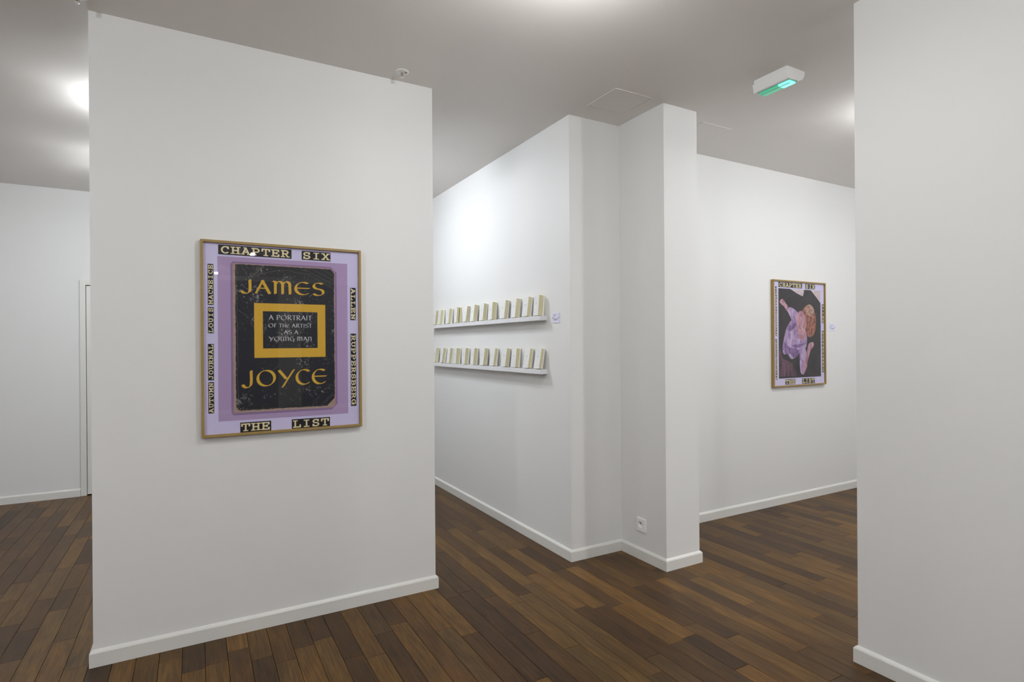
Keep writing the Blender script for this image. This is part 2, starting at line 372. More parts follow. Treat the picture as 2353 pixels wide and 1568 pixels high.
# ------------------------------------------------------------------ lettering: strokes turned into flat shapes
def arc(cx, cy, rx, ry, a0, a1, n=10):
    return [(cx + rx*math.cos(math.radians(a0+(a1-a0)*i/n)), cy + ry*math.sin(math.radians(a0+(a1-a0)*i/n))) for i in range(n+1)]
l_, r_, t_, b_ = .13, .67, .91, .09
def sf(x0, x1, y): return [(x0, y), (x1, y)]
SLAB = {   # typewriter capitals: (stems, serif bars)
 'A': ([[(.12, b_), (.40, t_)], [(.40, t_), (.68, b_)], [(.22, .36), (.58, .36)]], [sf(0, .26, b_), sf(.54, .80, b_), sf(.22, .44, t_)]),
 'B': ([[(.17, b_), (.17, t_)], [(.1, t_), (.45, t_)] + arc(.45, .71, .2, .2, 90, -90) + [(.17, .51)], [(.45, .51)] + arc(.47, .30, .23, .21, 90, -90) + [(.1, b_)]], [sf(0, .2, t_), sf(0, .2, b_)]),
 'C': ([arc(.42, .5, .31, .41, 45, 315, 18), [(.66, .64), (.66, .93)]], []),
 'D': ([[(.17, b_), (.17, t_)], [(.1, t_), (.36, t_)] + arc(.36, .5, .33, .41, 90, -90, 14) + [(.1, b_)]], [sf(0, .2, t_), sf(0, .2, b_)]),
 'E': ([[(.17, b_), (.17, t_)], [(.1, t_), (.68, t_)], [(.1, b_), (.70, b_)], [(.17, .51), (.5, .51)], [(.66, t_), (.66, .7)], [(.68, b_), (.68, .32)], [(.5, .62), (.5, .40)]], [sf(0, .2, t_), sf(0, .2, b_)]),
 'G': ([arc(.41, .5, .31, .41, 50, 360, 20), [(.46, .46), (.78, .46)], [(.68, .46), (.68, .1)], [(.63, .66), (.63, .93)]], []),
 'H': ([[(.17, b_), (.17, t_)], [(.63, b_), (.63, t_)], [(.17, .5), (.63, .5)]], [sf(0, .33, t_), sf(0, .33, b_), sf(.47, .80, t_), sf(.47, .80, b_)]),
 'I': ([[(.40, b_), (.40, t_)]], [sf(.16, .64, t_), sf(.16, .64, b_)]),
 'J': ([[(.54, t_), (.54, .32)] + arc(.33, .32, .21, .23, 0, -180) ], [sf(.34, .74, t_)]),
 'L': ([[(.22, b_), (.22, t_)], [(.1, b_), (.72, b_)], [(.70, b_), (.70, .36)]], [sf(.04, .42, t_), sf(.04, .3, b_)]),
 'M': ([[(.14, b_), (.14, t_)], [(.14, t_), (.40, .36)], [(.40, .36), (.66, t_)], [(.66, t_), (.66, b_)]], [sf(0, .2, t_), sf(.6, .8, t_), sf(0, .28, b_), sf(.52, .8, b_)]),
 'N': ([[(.16, b_), (.16, t_)], [(.16, t_), (.62, b_)], [(.62, b_), (.62, t_)]], [sf(0, .22, t_), sf(.46, .8, t_), sf(0, .32, b_)]),
 'O': ([arc(.40, .5, .31, .41, 0, 360, 22)], []),
 'P': ([[(.19, b_), (.19, t_)], [(.1, t_), (.44, t_)] + arc(.44, .68, .23, .23, 90, -90) + [(.19, .45)]], [sf(.02, .22, t_), sf(.02, .42, b_)]),
 'R': ([[(.17, b_), (.17, t_)], [(.1, t_), (.42, t_)] + arc(.42, .70, .22, .21, 90, -90) + [(.17, .49)], [(.42, .49), (.64, b_)]], [sf(0, .2, t_), sf(0, .34, b_), sf(.56, .80, b_)]),
 'S': ([arc(.40, .70, .25, .21, 30, 250, 12) + arc(.40, .29, .27, .21, 80, -150, 14), [(.63, .68), (.63, .93)], [(.15, .32), (.15, .07)]], []),
 'T': ([[(.40, b_), (.40, t_)], [(.06, t_), (.74, t_)], [(.07, t_), (.07, .64)], [(.73, t_), (.73, .64)]], [sf(.22, .58, b_)]),
 'U': ([[(.17, t_), (.17, .34)] + arc(.40, .34, .23, .25, 180, 360) + [(.63, t_)]], [sf(0, .33, t_), sf(.47, .80, t_)]),
 'X': ([[(.12, b_), (.66, t_)], [(.14, t_), (.68, b_)]], [sf(0, .28, t_), sf(.52, .8, t_), sf(0, .28, b_), sf(.52, .8, b_)]),
 'Y': ([[(.12, t_), (.40, .46)], [(.68, t_), (.40, .46)], [(.40, .46), (.40, b_)]], [sf(0, .28, t_), sf(.52, .8, t_), sf(.2, .6, b_)]),
}
def stroke(pl, wd_):
    """one polyline as a chain of quads that share their mitred ends, so nothing overlaps inside a stroke"""
    P_ = [pl[0]]
    for p in pl[1:]:
        if math.hypot(p[0]-P_[-1][0], p[1]-P_[-1][1]) > 1e-4: P_.append(p)
    closed = len(P_) > 3 and math.hypot(P_[0][0]-P_[-1][0], P_[0][1]-P_[-1][1]) < 1e-3
    n = len(P_); side = []
    def dr(i, j):
        dx, dy = P_[j][0]-P_[i][0], P_[j][1]-P_[i][1]; d = math.hypot(dx, dy); return dx/d, dy/d
    for i in range(n):
        if closed and i in (0, n-1): d0, d1 = dr(n-2, n-1), dr(0, 1)
        else: d0 = dr(max(i-1, 0), max(i-1, 0)+1); d1 = dr(min(i, n-2), min(i, n-2)+1)
        nx, ny = -(d0[1]+d1[1]), d0[0]+d1[0]; k = nx*nx+ny*ny
        f = wd_ / max(k, 1.0)
        side.append((nx*f, ny*f))
    e = 0 if closed else min(.04, wd_*.35)
    Q = list(P_)
    if e:
        d = dr(0, 1); Q[0] = (Q[0][0]-d[0]*e, Q[0][1]-d[1]*e); d = dr(n-2, n-1); Q[-1] = (Q[-1][0]+d[0]*e, Q[-1][1]+d[1]*e)
    return [[(Q[i][0]+side[i][0], Q[i][1]+side[i][1]), (Q[i][0]-side[i][0], Q[i][1]-side[i][1]),
             (Q[i+1][0]-side[i+1][0], Q[i+1][1]-side[i+1][1]), (Q[i+1][0]+side[i+1][0], Q[i+1][1]+side[i+1][1])] for i in range(n-1)]
def slab_word(word, pitch=.92, stem=.16, serif=.13):
    """quads of the word inside 0..width x 0..1"""
    q = []
    for i, ch in enumerate(word):
        for j, pl in enumerate(SLAB[ch][0]): q += [([(x+i*pitch, y) for x, y in s_], j) for s_ in stroke(pl, stem)]
        for j, pl in enumerate(SLAB[ch][1]): q += [([(x+i*pitch, y) for x, y in s_], j+8) for s_ in stroke(pl, serif)]
    return q, pitch*(len(word)-1) + .8
PEN = {   # broad-pen letters on baseline 0, height 1: (strokes, advance)
 'J': ([[(.44, 1.0), (.45, .5), (.44, .22)] + arc(.24, .22, .20, .24, 0, -165)], .62),
 'j': ([[(.46, 1.0), (.47, .5), (.46, .20)] + arc(.25, .20, .21, .26, 0, -165)], .66),
 'A': ([[(.06, .02), (.40, 1.0)], [(.36, 1.0), (.74, .0)], [(.18, .40), (.60, .40)]], .82),
 'm': ([[(.04, .98), (.14, .92), (.14, .02)], [(.14, .72)] + arc(.34, .70, .17, .28, 170, 10, 8) + [(.51, .02)], [(.51, .72)] + arc(.71, .70, .17, .28, 170, 10, 8) + [(.89, .02)]], 1.06),
 'E': ([arc(.46, .5, .40, .48, 55, 312, 18), [(.08, .52), (.78, .52)]], .86),
 'S': ([arc(.36, .74, .26, .24, 40, 245, 10) + arc(.34, .25, .28, .25, 70, -150, 12)], .70),
 'O': ([arc(.50, .5, .43, .49, 0, 360, 26)], 1.06),
 'Y': ([[(.04, .98), (.42, .42)], [(.82, 1.0), (.22, -.12)]], .84),
 'C': ([arc(.48, .5, .40, .48, 50, 312, 18)], .84),
 'P': ([[(.12, 1.0), (.14, -.02)], [(.04, .96), (.3, 1.0)] + arc(.32, .74, .27, .25, 85, -110, 10)], .66),
 'R': ([[(.12, 1.0), (.12, .0)], [(.04, .96), (.3, 1.0)] + arc(.32, .76, .24, .23, 85, -110, 10), [(.24, .52), (.70, .0)]], .74),
 'T': ([[(.02, .96), (.66, .98)], [(.34, .96), (.34, .0)]], .68),
 'I': ([[(.12, 1.0), (.12, .0)]], .28),
 'F': ([[(.12, 1.0), (.12, .0)], [(.06, .97), (.5, .98)], [(.12, .55), (.42, .55)]], .50),
 'H': ([[(.10, 1.0), (.10, .0)], [(.56, 1.0), (.56, .0)], [(.1, .52), (.56, .52)]], .70),
 'e': ([arc(.34, .40, .29, .38, 55, 310, 14), [(.07, .42), (.58, .42)]], .64),
 'U': ([[(.08, 1.0), (.10, .3)] + arc(.33, .28, .23, .27, 180, 340, 8) + [(.58, 1.0)], [(.58, .4), (.60, .0)]], .76),
 'n': ([[(.04, .98), (.12, .92), (.12, .02)], [(.12, .70)] + arc(.35, .68, .22, .30, 170, 8, 9) + [(.57, .02)]], .74),
 'G': ([arc(.42, .5, .36, .46, 55, 300, 14), [(.46, .50), (.76, .50), (.74, .0), (.66, -.24)]], .86),
 ' ': ([], .34),
}
def pen_word(word, nib=.17, ang=28, track=.06):
    q = []; x = 0.0
    nx, ny = math.cos(math.radians(ang))*nib/2, math.sin(math.radians(ang))*nib/2
    for ch in word:
        st, ad = PEN[ch]
        for j, pl in enumerate(st):
            for i, ((x0, y0), (x1, y1)) in enumerate(zip(pl, pl[1:])):
                q.append(([(x+x0-nx, y0-ny), (x+x1-nx, y1-ny), (x+x1+nx, y1+ny), (x+x0+nx, y0+ny)], 2*j))
            q += [([(x+a, b) for a, b in s_], 2*j+1) for s_ in stroke(pl, nib*.30)]
        x += ad + track
    return q, x - track
def place(quads, wd_, x0, x1, z0, z1, turn=0):
    """fit a word of 0..wd_ by 0..1 into a rectangle of the sheet; turn 90 reads upward, -90 reads downward"""
    out = []
    for s_, lv in quads:
        p = []
        for x, y in s_:
            u = x/wd_
            if turn == 0: p.append((x0 + u*(x1-x0), z0 + y*(z1-z0)))
            elif turn == 90: p.append((x1 - y*(x1-x0), z0 + u*(z1-z0)))
            else: p.append((x0 + y*(x1-x0), z1 - u*(z1-z0)))
        out.append((p, lv))
    return out
def flat(quads, y):
    mb = MB()
    for s_ in quads:
        s_, lv = s_ if isinstance(s_, tuple) else (s_, 0)
        a = sum(s_[i][0]*s_[(i+1) % len(s_)][1] - s_[(i+1) % len(s_)][0]*s_[i][1] for i in range(len(s_)))
        if a < 0: s_ = s_[::-1]
        k = len(mb.v); mb.v += [(x, y - lv*.00003, z) for x, z in s_]; mb.f.append(tuple(range(k, k+len(s_))))
    return mb
def flat_build(quads, y, name, material, parent):
    mb = flat(quads, y); me = bpy.data.meshes.new(name); me.from_pydata(mb.v, [], mb.f); me.materials.append(M[material])
    o = bpy.data.objects.new(name, me); C.objects.link(o); o.parent = parent; return o
def rect(x0, x1, z0, z1): return [(x0, z0), (x1, z0), (x1, z1), (x0, z1)]

# ------------------------------------------------------------------ framed posters
def poster(x0, x1, z0, z1, yw, label, depth=.028):
    P = empty('framed_poster', (x0, yw, z0)); tag(P, label, 'poster', 'framed posters on the gallery walls')
    W, Hh, fwid = x1-x0, z1-z0, .0125
    MB().box(0, fwid, -depth, 0, 0, Hh).build('frame_rail', 'wood_frame', P, bevel=.001)
    MB().box(W-fwid, W, -depth, 0, 0, Hh).build('frame_rail', 'wood_frame', P, bevel=.001)
    MB().box(fwid, W-fwid, -depth, 0, Hh-fwid, Hh).build('frame_rail', 'wood_frame', P, bevel=.001)
    MB().box(fwid, W-fwid, -depth, 0, 0, fwid).build('frame_rail', 'wood_frame', P, bevel=.001)
    MB().box(fwid, W-fwid, -.012, -.002, fwid, Hh-fwid).build('backing_board', 'backing', P)
    sh = MB().box(fwid, W-fwid, -.0140, -.0125, fwid, Hh-fwid).build('print_sheet', 'sheet', P)
    MB().box(fwid, W-fwid, -.0225, -.0195, fwid, Hh-fwid).build('glass_pane', 'glass', P)
    def strip(word, xa, xb, za, zb, turn=0):
        xa -= x0; xb -= x0; za -= z0; zb -= z0
        st = flat_build([rect(xa, xb, za, zb)], -.0146, 'word_strip', 'strip', sh)
        q, wd_ = slab_word(word)
        if turn == 0: mx_, mz = (xb-xa)*.03, (zb-za)*.10
        else: mx_, mz = (xb-xa)*.10, (zb-za)*.02
        flat_build(place(q, wd_, xa+mx_, xb-mx_, za+mz, zb-mz, turn), -.0150, 'strip_lettering', 'strip_letter', sh)
    return P, sh, strip

PA, shA, strip = poster(.0275, .8010, .9920, 1.9560, YA, 'wood-framed poster of a worn black book cover with gold lettering on the partition')
strip('CHAPTER', .105, .444, 1.8885, 1.9365); strip('SIX', .494, .641, 1.8875, 1.9345)
strip('MACNEICE', .0585, .0835, 1.638, 1.839, 90); strip('LOUIS', .0585, .0835, 1.500, 1.628, 90)
strip('JOURNAL', .0575, .0825, 1.270, 1.448, 90); strip('AUTUMN', .0575, .0825, 1.108, 1.261, 90)
strip('ALLEN', .7440, .7740, 1.574, 1.751, -90); strip('RUPPERSBERG', .7440, .7740, 1.104, 1.500, -90)
strip('THE', .197, .340, 1.004, 1.054); strip('LIST', .439, .632, 1.003, 1.053)
ox, oz = .0275, .9920
def sub(pts): return [(x-ox, z-oz) for x, z in pts]
flat_build([sub(rect(.101, .729, 1.066, 1.880))], -.0143, 'picture_ground', 'mauve', shA)
def ragged(x0, x1, z0, z1, cut, step, amp, seed):
    rr = random.Random(seed); pts = []
    def run(a, b, n):
        for i in range(n):
            f = i/n; pts.append((a[0]+(b[0]-a[0])*f + rr.uniform(-amp, amp), a[1]+(b[1]-a[1])*f + rr.uniform(-amp, amp)))
    c = cut
    nx = max(2, int((x1-x0)/step)); nz = max(2, int((z1-z0)/step))
    run((x0+c[0], z0), (x1-c[1], z0), nx); run((x1-c[1], z0), (x1, z0+c[1]), 5); run((x1, z0+c[1]), (x1, z1-c[2]), nz)
    run((x1, z1-c[2]), (x1-c[2], z1), 5); run((x1-c[2], z1), (x0+c[3], z1), nx); run((x0+c[3], z1), (x0, z1-c[3]), 3)
    run((x0, z1-c[3]), (x0, z0+c[0]), nz); run((x0, z0+c[0]), (x0+c[0], z0), 3)
    return pts
flat_build([sub(ragged(.158, .672, 1.092, 1.858, (.012, .03, .03, .012), .05, .0004, 4))], -.01455, 'book_shadow_print', 'mauve_shade', shA)
flat_build([sub(ragged(.168, .662, 1.104, 1.850, (.004, .016, .022, .004), .03, .0006, 1))], -.0148, 'book_edge_print', 'tan', shA)
flat_build([sub(ragged(.1795, .6580, 1.1140, 1.8450, (.014, .040, .018, .004), .010, .0014, 2))], -.0151, 'book_cover_print', 'book_black', shA)
M['crease'] = mat('cover_crease', (0.20, 0.18, 0.16), .7, .2)
rr_ = random.Random(9); cr = []
def crease(x0, z0, x1, z1, wd_=.0009, seg=5):
    pl = [(x0+(x1-x0)*i/seg + rr_.uniform(-.003, .003), z0+(z1-z0)*i/seg + rr_.uniform(-.003, .003)) for i in range(seg+1)]
    flat_build([sub(q) for q in stroke(pl, wd_)], -.01515 - .00001*(len(cr) % 7), 'cover_crease', 'crease', shA); cr.append(pl)
for c_ in ((.205, 1.843, .236, 1.795), (.225, 1.843, .242, 1.822), (.262, 1.843, .275, 1.805), (.285, 1.843, .300, 1.812), (.250, 1.792, .400, 1.828), (.400, 1.828, .520, 1.812),
           (.505, 1.838, .640, 1.772), (.540, 1.842, .655, 1.790), (.520, 1.815, .650, 1.742), (.600, 1.842, .655, 1.812), (.186, 1.835, .187, 1.640), (.187, 1.64, .186, 1.40), (.186, 1.40, .190, 1.13),
           (.190, 1.618, .228, 1.588), (.228, 1.588, .236, 1.578), (.600, 1.125, .655, 1.170), (.585, 1.122, .652, 1.185), (.560, 1.122, .575, 1.170), (.545, 1.120, .556, 1.155), (.60, 1.20, .652, 1.225),
           (.205, 1.205, .222, 1.180), (.430, 1.165, .440, 1.150), (.330, 1.300, .380, 1.335)):
    crease(*c_)
ring = [rect(.264, .6115, 1.376, 1.4235), rect(.264, .6115, 1.613, 1.6535), rect(.264, .3045, 1.4235, 1.613), rect(.571, .6115, 1.4235, 1.613)]
flat_build([sub(r) for r in ring], -.0154, 'title_border', 'yellow', shA)
def pen(word, x0, x1, z0, z1, material, nib=.17):
    q, wd_ = pen_word(word, nib); flat_build([(sub(s_), lv) for s_, lv in place(q, wd_, x0, x1, z0, z1)], -.0155, 'cover_lettering', material, shA)
pen('JAmES', .204, .610, 1.7025, 1.770, 'yellow', .16); pen('jOYCE', .206, .620, 1.232, 1.312, 'yellow', .16)
pen('A PORTRAIT', .332, .543, 1.5695, 1.594, 'white_ink', .15); pen('OF THe ARTIST', .330, .543, 1.531, 1.551, 'white_ink', .15)
pen('AS A', .404, .475, 1.497, 1.517, 'white_ink', .15); pen('YOUnG mAn', .332, .543, 1.4615, 1.483, 'white_ink', .15)

PC, shC, strip = poster(4.412, 5.173, 1.0405, 1.9885, YC, 'wood-framed poster of a dark painted picture in lilac and rust on the back wall')
strip('CHAPTER', 4.499, 4.835, 1.925, 1.971); strip('SIX', 4.881, 5.027, 1.924, 1.970)
strip('HEPPENSTALL', 4.4535, 4.4755, 1.640, 1.929, 90); strip('RAYNER', 4.4535, 4.4755, 1.491, 1.634, 90)
strip('ROUSSEL', 4.4525, 4.4745, 1.288, 1.465, 90); strip('RAYMOND', 4.4525, 4.4745, 1.106, 1.283, 90)
strip('ALLEN', 5.1270, 5.1570, 1.613, 1.790, -90); strip('RUPPERSBERG', 5.1260, 5.1560, 1.153, 1.541, -90)
strip('THE', 4.584, 4.726, 1.058, 1.106); strip('LIST', 4.825, 5.013, 1.056, 1.105)
def brush(name, ca, cb, sx=34, sz=12, rot=.5):
    mt = mat(name, srgb(*ca), .6, .3); nt = mt.node_tree; L = nt.links.new
    g = nt.nodes.new('ShaderNodeNewGeometry'); mp = nt.nodes.new('ShaderNodeMapping')
    mp.inputs['Scale'].default_value = (sx, 1, sz); mp.inputs['Rotation'].default_value = (0, rot, 0)
    n = nt.nodes.new('ShaderNodeTexNoise'); n.inputs['Scale'].default_value = 1.0; n.inputs['Detail'].default_value = 5; n.inputs['Distortion'].default_value = 1.0
    rp = nt.nodes.new('ShaderNodeValToRGB'); rp.color_ramp.elements[0].position = .36; rp.color_ramp.elements[1].position = .66
    rp.color_ramp.elements[0].color = (*srgb(*ca), 1); rp.color_ramp.elements[1].color = (*srgb(*cb), 1)
    L(g.outputs['Position'], mp.inputs['Vector']); L(mp.outputs['Vector'], n.inputs['Vector']); L(n.outputs['Fac'], rp.inputs[0])
    L(rp.outputs[0], nt.nodes['Principled BSDF'].inputs['Base Color']); M[name] = mt
brush('pic_dark', (44, 41, 43), (58, 54, 55), 12, 12)
brush('pic_pale', (196, 178, 182), (212, 198, 196), 20, 20)
brush('pic_lilac', (138, 108, 156), (200, 178, 206), 30, 11, .7)
brush('pic_violet', (96, 70, 112), (156, 126, 172), 34, 12, .6)
brush('pic_skin', (150, 98, 116), (206, 162, 170), 28, 14, -.4)
brush('pic_rust', (84, 54, 48), (190, 122, 98), 60, 30, .3)
brush('pic_plum', (62, 46, 52), (124, 88, 104), 60, 7, .1)
brush('pic_gold', (120, 84, 74), (216, 178, 158), 70, 40, .3)
IX0, IX1, IZ0, IZ1 = 4.497-4.412, 5.110-4.412, 1.115-1.0405, 1.915-1.0405
def smooth_poly(pts, n=6):
    out = []; k = len(pts)
    for i in range(k):
        p0, p1, p2, p3 = pts[i-1], pts[i], pts[(i+1) % k], pts[(i+2) % k]
        for j in range(n):
            t = j/n
            out.append(tuple(.5*((2*p1[c]) + (-p0[c]+p2[c])*t + (2*p0[c]-5*p1[c]+4*p2[c]-p3[c])*t*t + (-p0[c]+3*p1[c]-3*p2[c]+p3[c])*t**3) for c in (0, 1)))
    return out
def paint(pts, lay, material, name='painted_patch', sm=True):
    p = smooth_poly(pts) if sm else pts
    flat_build([[(IX0+(IX1-IX0)*u, IZ0+(IZ1-IZ0)*v) for u, v in p]], -.0143-.0001*lay, name, material, shC)
paint([(0, 0), (1, 0), (1, 1), (0, 1)], 0, 'pic_dark', 'picture_ground', False)
paint([(.27, 1), (.60, 1), (.575, .935), (.555, .925), (.42, .955)], 1, 'pic_pale', sm=False)
paint([(.755, 1), (1, 1), (1, .855), (.88, .93)], 1, 'pic_pale', sm=False)
paint([(.02, .02), (.0, .30), (.05, .33), (.09, .22), (.30, .17), (.42, .02)], 1, 'pic_plum', sm=False)
paint([(.03, .855), (.09, .885), (.16, .84), (.22, .80), (.27, .745), (.20, .745), (.14, .79), (.06, .825)], 2, 'pic_skin')
paint([(.20, .77), (.30, .79), (.46, .73), (.55, .66), (.50, .55), (.36, .60), (.27, .68)], 3, 'pic_lilac')
paint([(.36, .68), (.18, .56), (.09, .36), (.11, .27), (.20, .27), (.30, .21), (.45, .27), (.62, .33), (.66, .44), (.60, .56), (.46, .66)], 4, 'pic_lilac')
paint([(.12, .40), (.16, .28), (.27, .27), (.36, .22), (.47, .28), (.40, .33), (.26, .34)], 5, 'pic_violet')
paint([(.24, .52), (.38, .57), (.44, .61), (.38, .62), (.24, .58)], 5, 'pic_violet')
paint([(.32, .37), (.52, .38), (.64, .40), (.50, .345), (.36, .34)], 5, 'pic_violet')
paint([(.42, .58), (.40, .68), (.48, .75), (.60, .74), (.64, .62), (.62, .46), (.54, .42), (.44, .47)], 6, 'pic_skin')
paint([(.56, .76), (.66, .82), (.80, .80), (.87, .70), (.88, .60), (.82, .48), (.70, .46), (.62, .54), (.64, .66)], 7, 'pic_rust')
paint([(.62, .80), (.74, .835), (.84, .77), (.80, .70), (.66, .72)], 8, 'pic_gold')
paint([(.49, .30), (.62, .32), (.65, .22), (.60, .13), (.56, .04), (.50, .06), (.48, .18)], 7, 'pic_lilac')
paint([(.56, .03), (.64, .10), (.68, .20), (.74, .30), (.82, .36), (.80, .40), (.70, .38), (.64, .26), (.58, .14)], 8, 'pic_skin')

# ------------------------------------------------------------------ ledges and books
def ledge(z, label):
    L_ = empty('book_ledge', (XB, 3.355, z)); tag(L_, label, 'shelf', 'narrow white book ledges')
    MB().box(-.062, -.014, 0, 2.12, -.033, 0).build('ledge_board', 'shelf', L_, bevel=.0015)
    MB().box(-.014, 0, 0, 2.12, -.033, 0).build('wall_cleat', 'shelf', L_, bevel=.0008)
    return L_
ZU, ZL = 1.6345, 1.2575
ledge(ZU, 'upper of two narrow white wall ledges, level with the small wall label')
ledge(ZL, 'lower of two narrow white wall ledges holding small books')
BHT, BW = .146, .085
def book(y_near, ztop, th, label, seed, split=False):
    rr = random.Random(seed)
    xf = XB - .060
    th = min(th, .0545)
    lean = math.asin(max(.012, (XB - .001 - xf - th)) / BHT * .98)
    B = empty('paperback_book', (xf + th, y_near, ztop)); tag(B, label, 'book', 'small white paperbacks on the two ledges')
    B.rotation_euler = (0, lean, rr.uniform(-.02, .02))
    # local frame: back cover at x=0, front cover at x=-th, fore edge at y=0 (towards the room), spine at y=BW
    c = .0012
    ts = th*.80   # the spine is thinner than the fanned fore edge
    def wedge(d0, d1, s0, s1, y0, y1, z0, z1):
        """slab from depth d0..d1 at the fore edge (y0) to s0..s1 at the spine (y1)"""
        mb = MB(); mb.v = [(d0, y0, z0), (d1, y0, z0), (s1, y1, z0), (s0, y1, z0), (d0, y0, z1), (d1, y0, z1), (s1, y1, z1), (s0, y1, z1)]
        mb.f = [(0, 3, 2, 1), (4, 5, 6, 7), (0, 1, 5, 4), (1, 2, 6, 5), (2, 3, 7, 6), (3, 0, 4, 7)]; return mb
    fc = wedge(-th, -th+c, -ts, -ts+c, 0, BW, 0, BHT).build('front_cover', 'cover', B)
    wedge(-c, 0, -c, 0, 0, BW, 0, BHT).build('back_cover', 'cover', B)
    MB().box(-ts, 0, BW, BW+c, 0, BHT).build('spine', 'cover', B)
    if split:
        a = th*.42
        wedge(-th+c, -th+a, -ts+c, -ts*.55, .002, BW, .0015, BHT-.0015)  .build('page_block', 'pages', B)
        wedge(-th+a+.008, -c, -ts*.50, -c, .004, BW, .0015, BHT-.0015).build('page_block', 'pages', B)
    else:
        g = rr.uniform(.55, .72)*th
        wedge(-th+c, -th+g, -ts+c, -ts+g*.8, .002+rr.uniform(0, .002), BW, .0015, BHT-.0015).build('page_block', 'pages', B)
        wedge(-th+g+rr.uniform(.0012, .0030), -c-rr.uniform(.0005, .002), -ts+g*.8, -c, .003+rr.uniform(0, .003), BW, .0015, BHT-.0015).build('page_block', 'pages_pale', B)
    # small printed lines on the front cover
    mb = MB(); k_ = (th-ts)/BW
    for yy, wd_, zz in ((.5, .30, .60), (.5, .22, .575), (.5, .10, .53)):
        y0, y1 = BW*(yy-wd_/2), BW*(yy+wd_/2); z0 = BHT*zz
        mb.quad((-th+k_*y0-.0003, y0, z0), (-th+k_*y1-.0003, y1, z0), (-th+k_*y1-.0003, y1, z0+.0016), (-th+k_*y0-.0003, y0, z0+.0016))
    mb.build('cover_print', 'ink_grey', fc)
ORD = ['first', 'second', 'third', 'fourth', 'fifth', 'sixth', 'seventh', 'eighth', 'ninth', 'tenth', 'eleventh', 'twelfth']
upper = [(3.378, .053), (3.533, .040), (3.706, .044), (3.882, .040), (4.092, .048), (4.257, .042), (4.442, .042), (4.601, .036), (4.800, .052), (4.990, .042), (5.200, .044), (5.335, .040)]
lower = [(3.372, .034), (3.524, .034), (3.709, .044), (3.870, .038), (4.069, .038), (4.252, .040), (4.445, .044), (4.627, .044), (4.820, .046), (4.982, .040), (5.157, .038), (5.345, .038)]
for i, (y, th) in enumerate(upper):
    book(y, ZU, th, 'small white paperback on the upper ledge, %s book from the wall label' % ORD[i] + (', standing splayed open' if i == 8 else ''), 100+i, split=(i == 8))
for i, (y, th) in enumerate(lower):
    book(y, ZL, th, 'small white paperback on the lower ledge, %s book from the free end' % ORD[i], 200+i)

# ------------------------------------------------------------------ wall labels
def plaque(cx, cz, plane, label):
    """plane: ('y', value) faces -y, ('x', value) faces -x"""
    P = empty('wall_label', (cx, plane[1], cz) if plane[0] == 'y' else (plane[1], cx, cz)); tag(P, label, 'label', 'small lilac-white wall labels')
    if plane[0] == 'x': P.rotation_euler = (0, 0, -math.pi/2)
    MB().box(-.0425, .0425, -.004, 0, -.034, .034).build('plaque_plate', 'plaque', P, bevel=.001)
    tl = MB()
    for x0, x1, z in ((-.030, .010, .020), (-.030, .000, .013), (-.030, -.012, .003), (-.028, .026, -.008), (-.028, .022, -.0125), (-.028, .026, -.017)):
        tl.quad((x0, -.0043, z), (x1, -.0043, z), (x1, -.0043, z+.0028), (x0, -.0043, z+.0028))
    tl.build('printed_lines', 'ink_grey', P)
    for s_ in (-1, 1):
        sc_ = MB().lathe([(.0035, 0), (.0035, .0018), (.002, .0026)], 0, 0, 12).build('screw', 'screw', P, smooth=False)
        sc_.location = (s_*.036, -.0035, 0); sc_.rotation_euler = (math.pi/2, 0, 0)
plaque(3.239, 1.6145, ('x', XB), 'small lilac-white wall label beside the upper book ledge')
plaque(5.3135, 1.575, ('y', YC), 'small lilac-white wall label beside the poster of the dark painted picture')

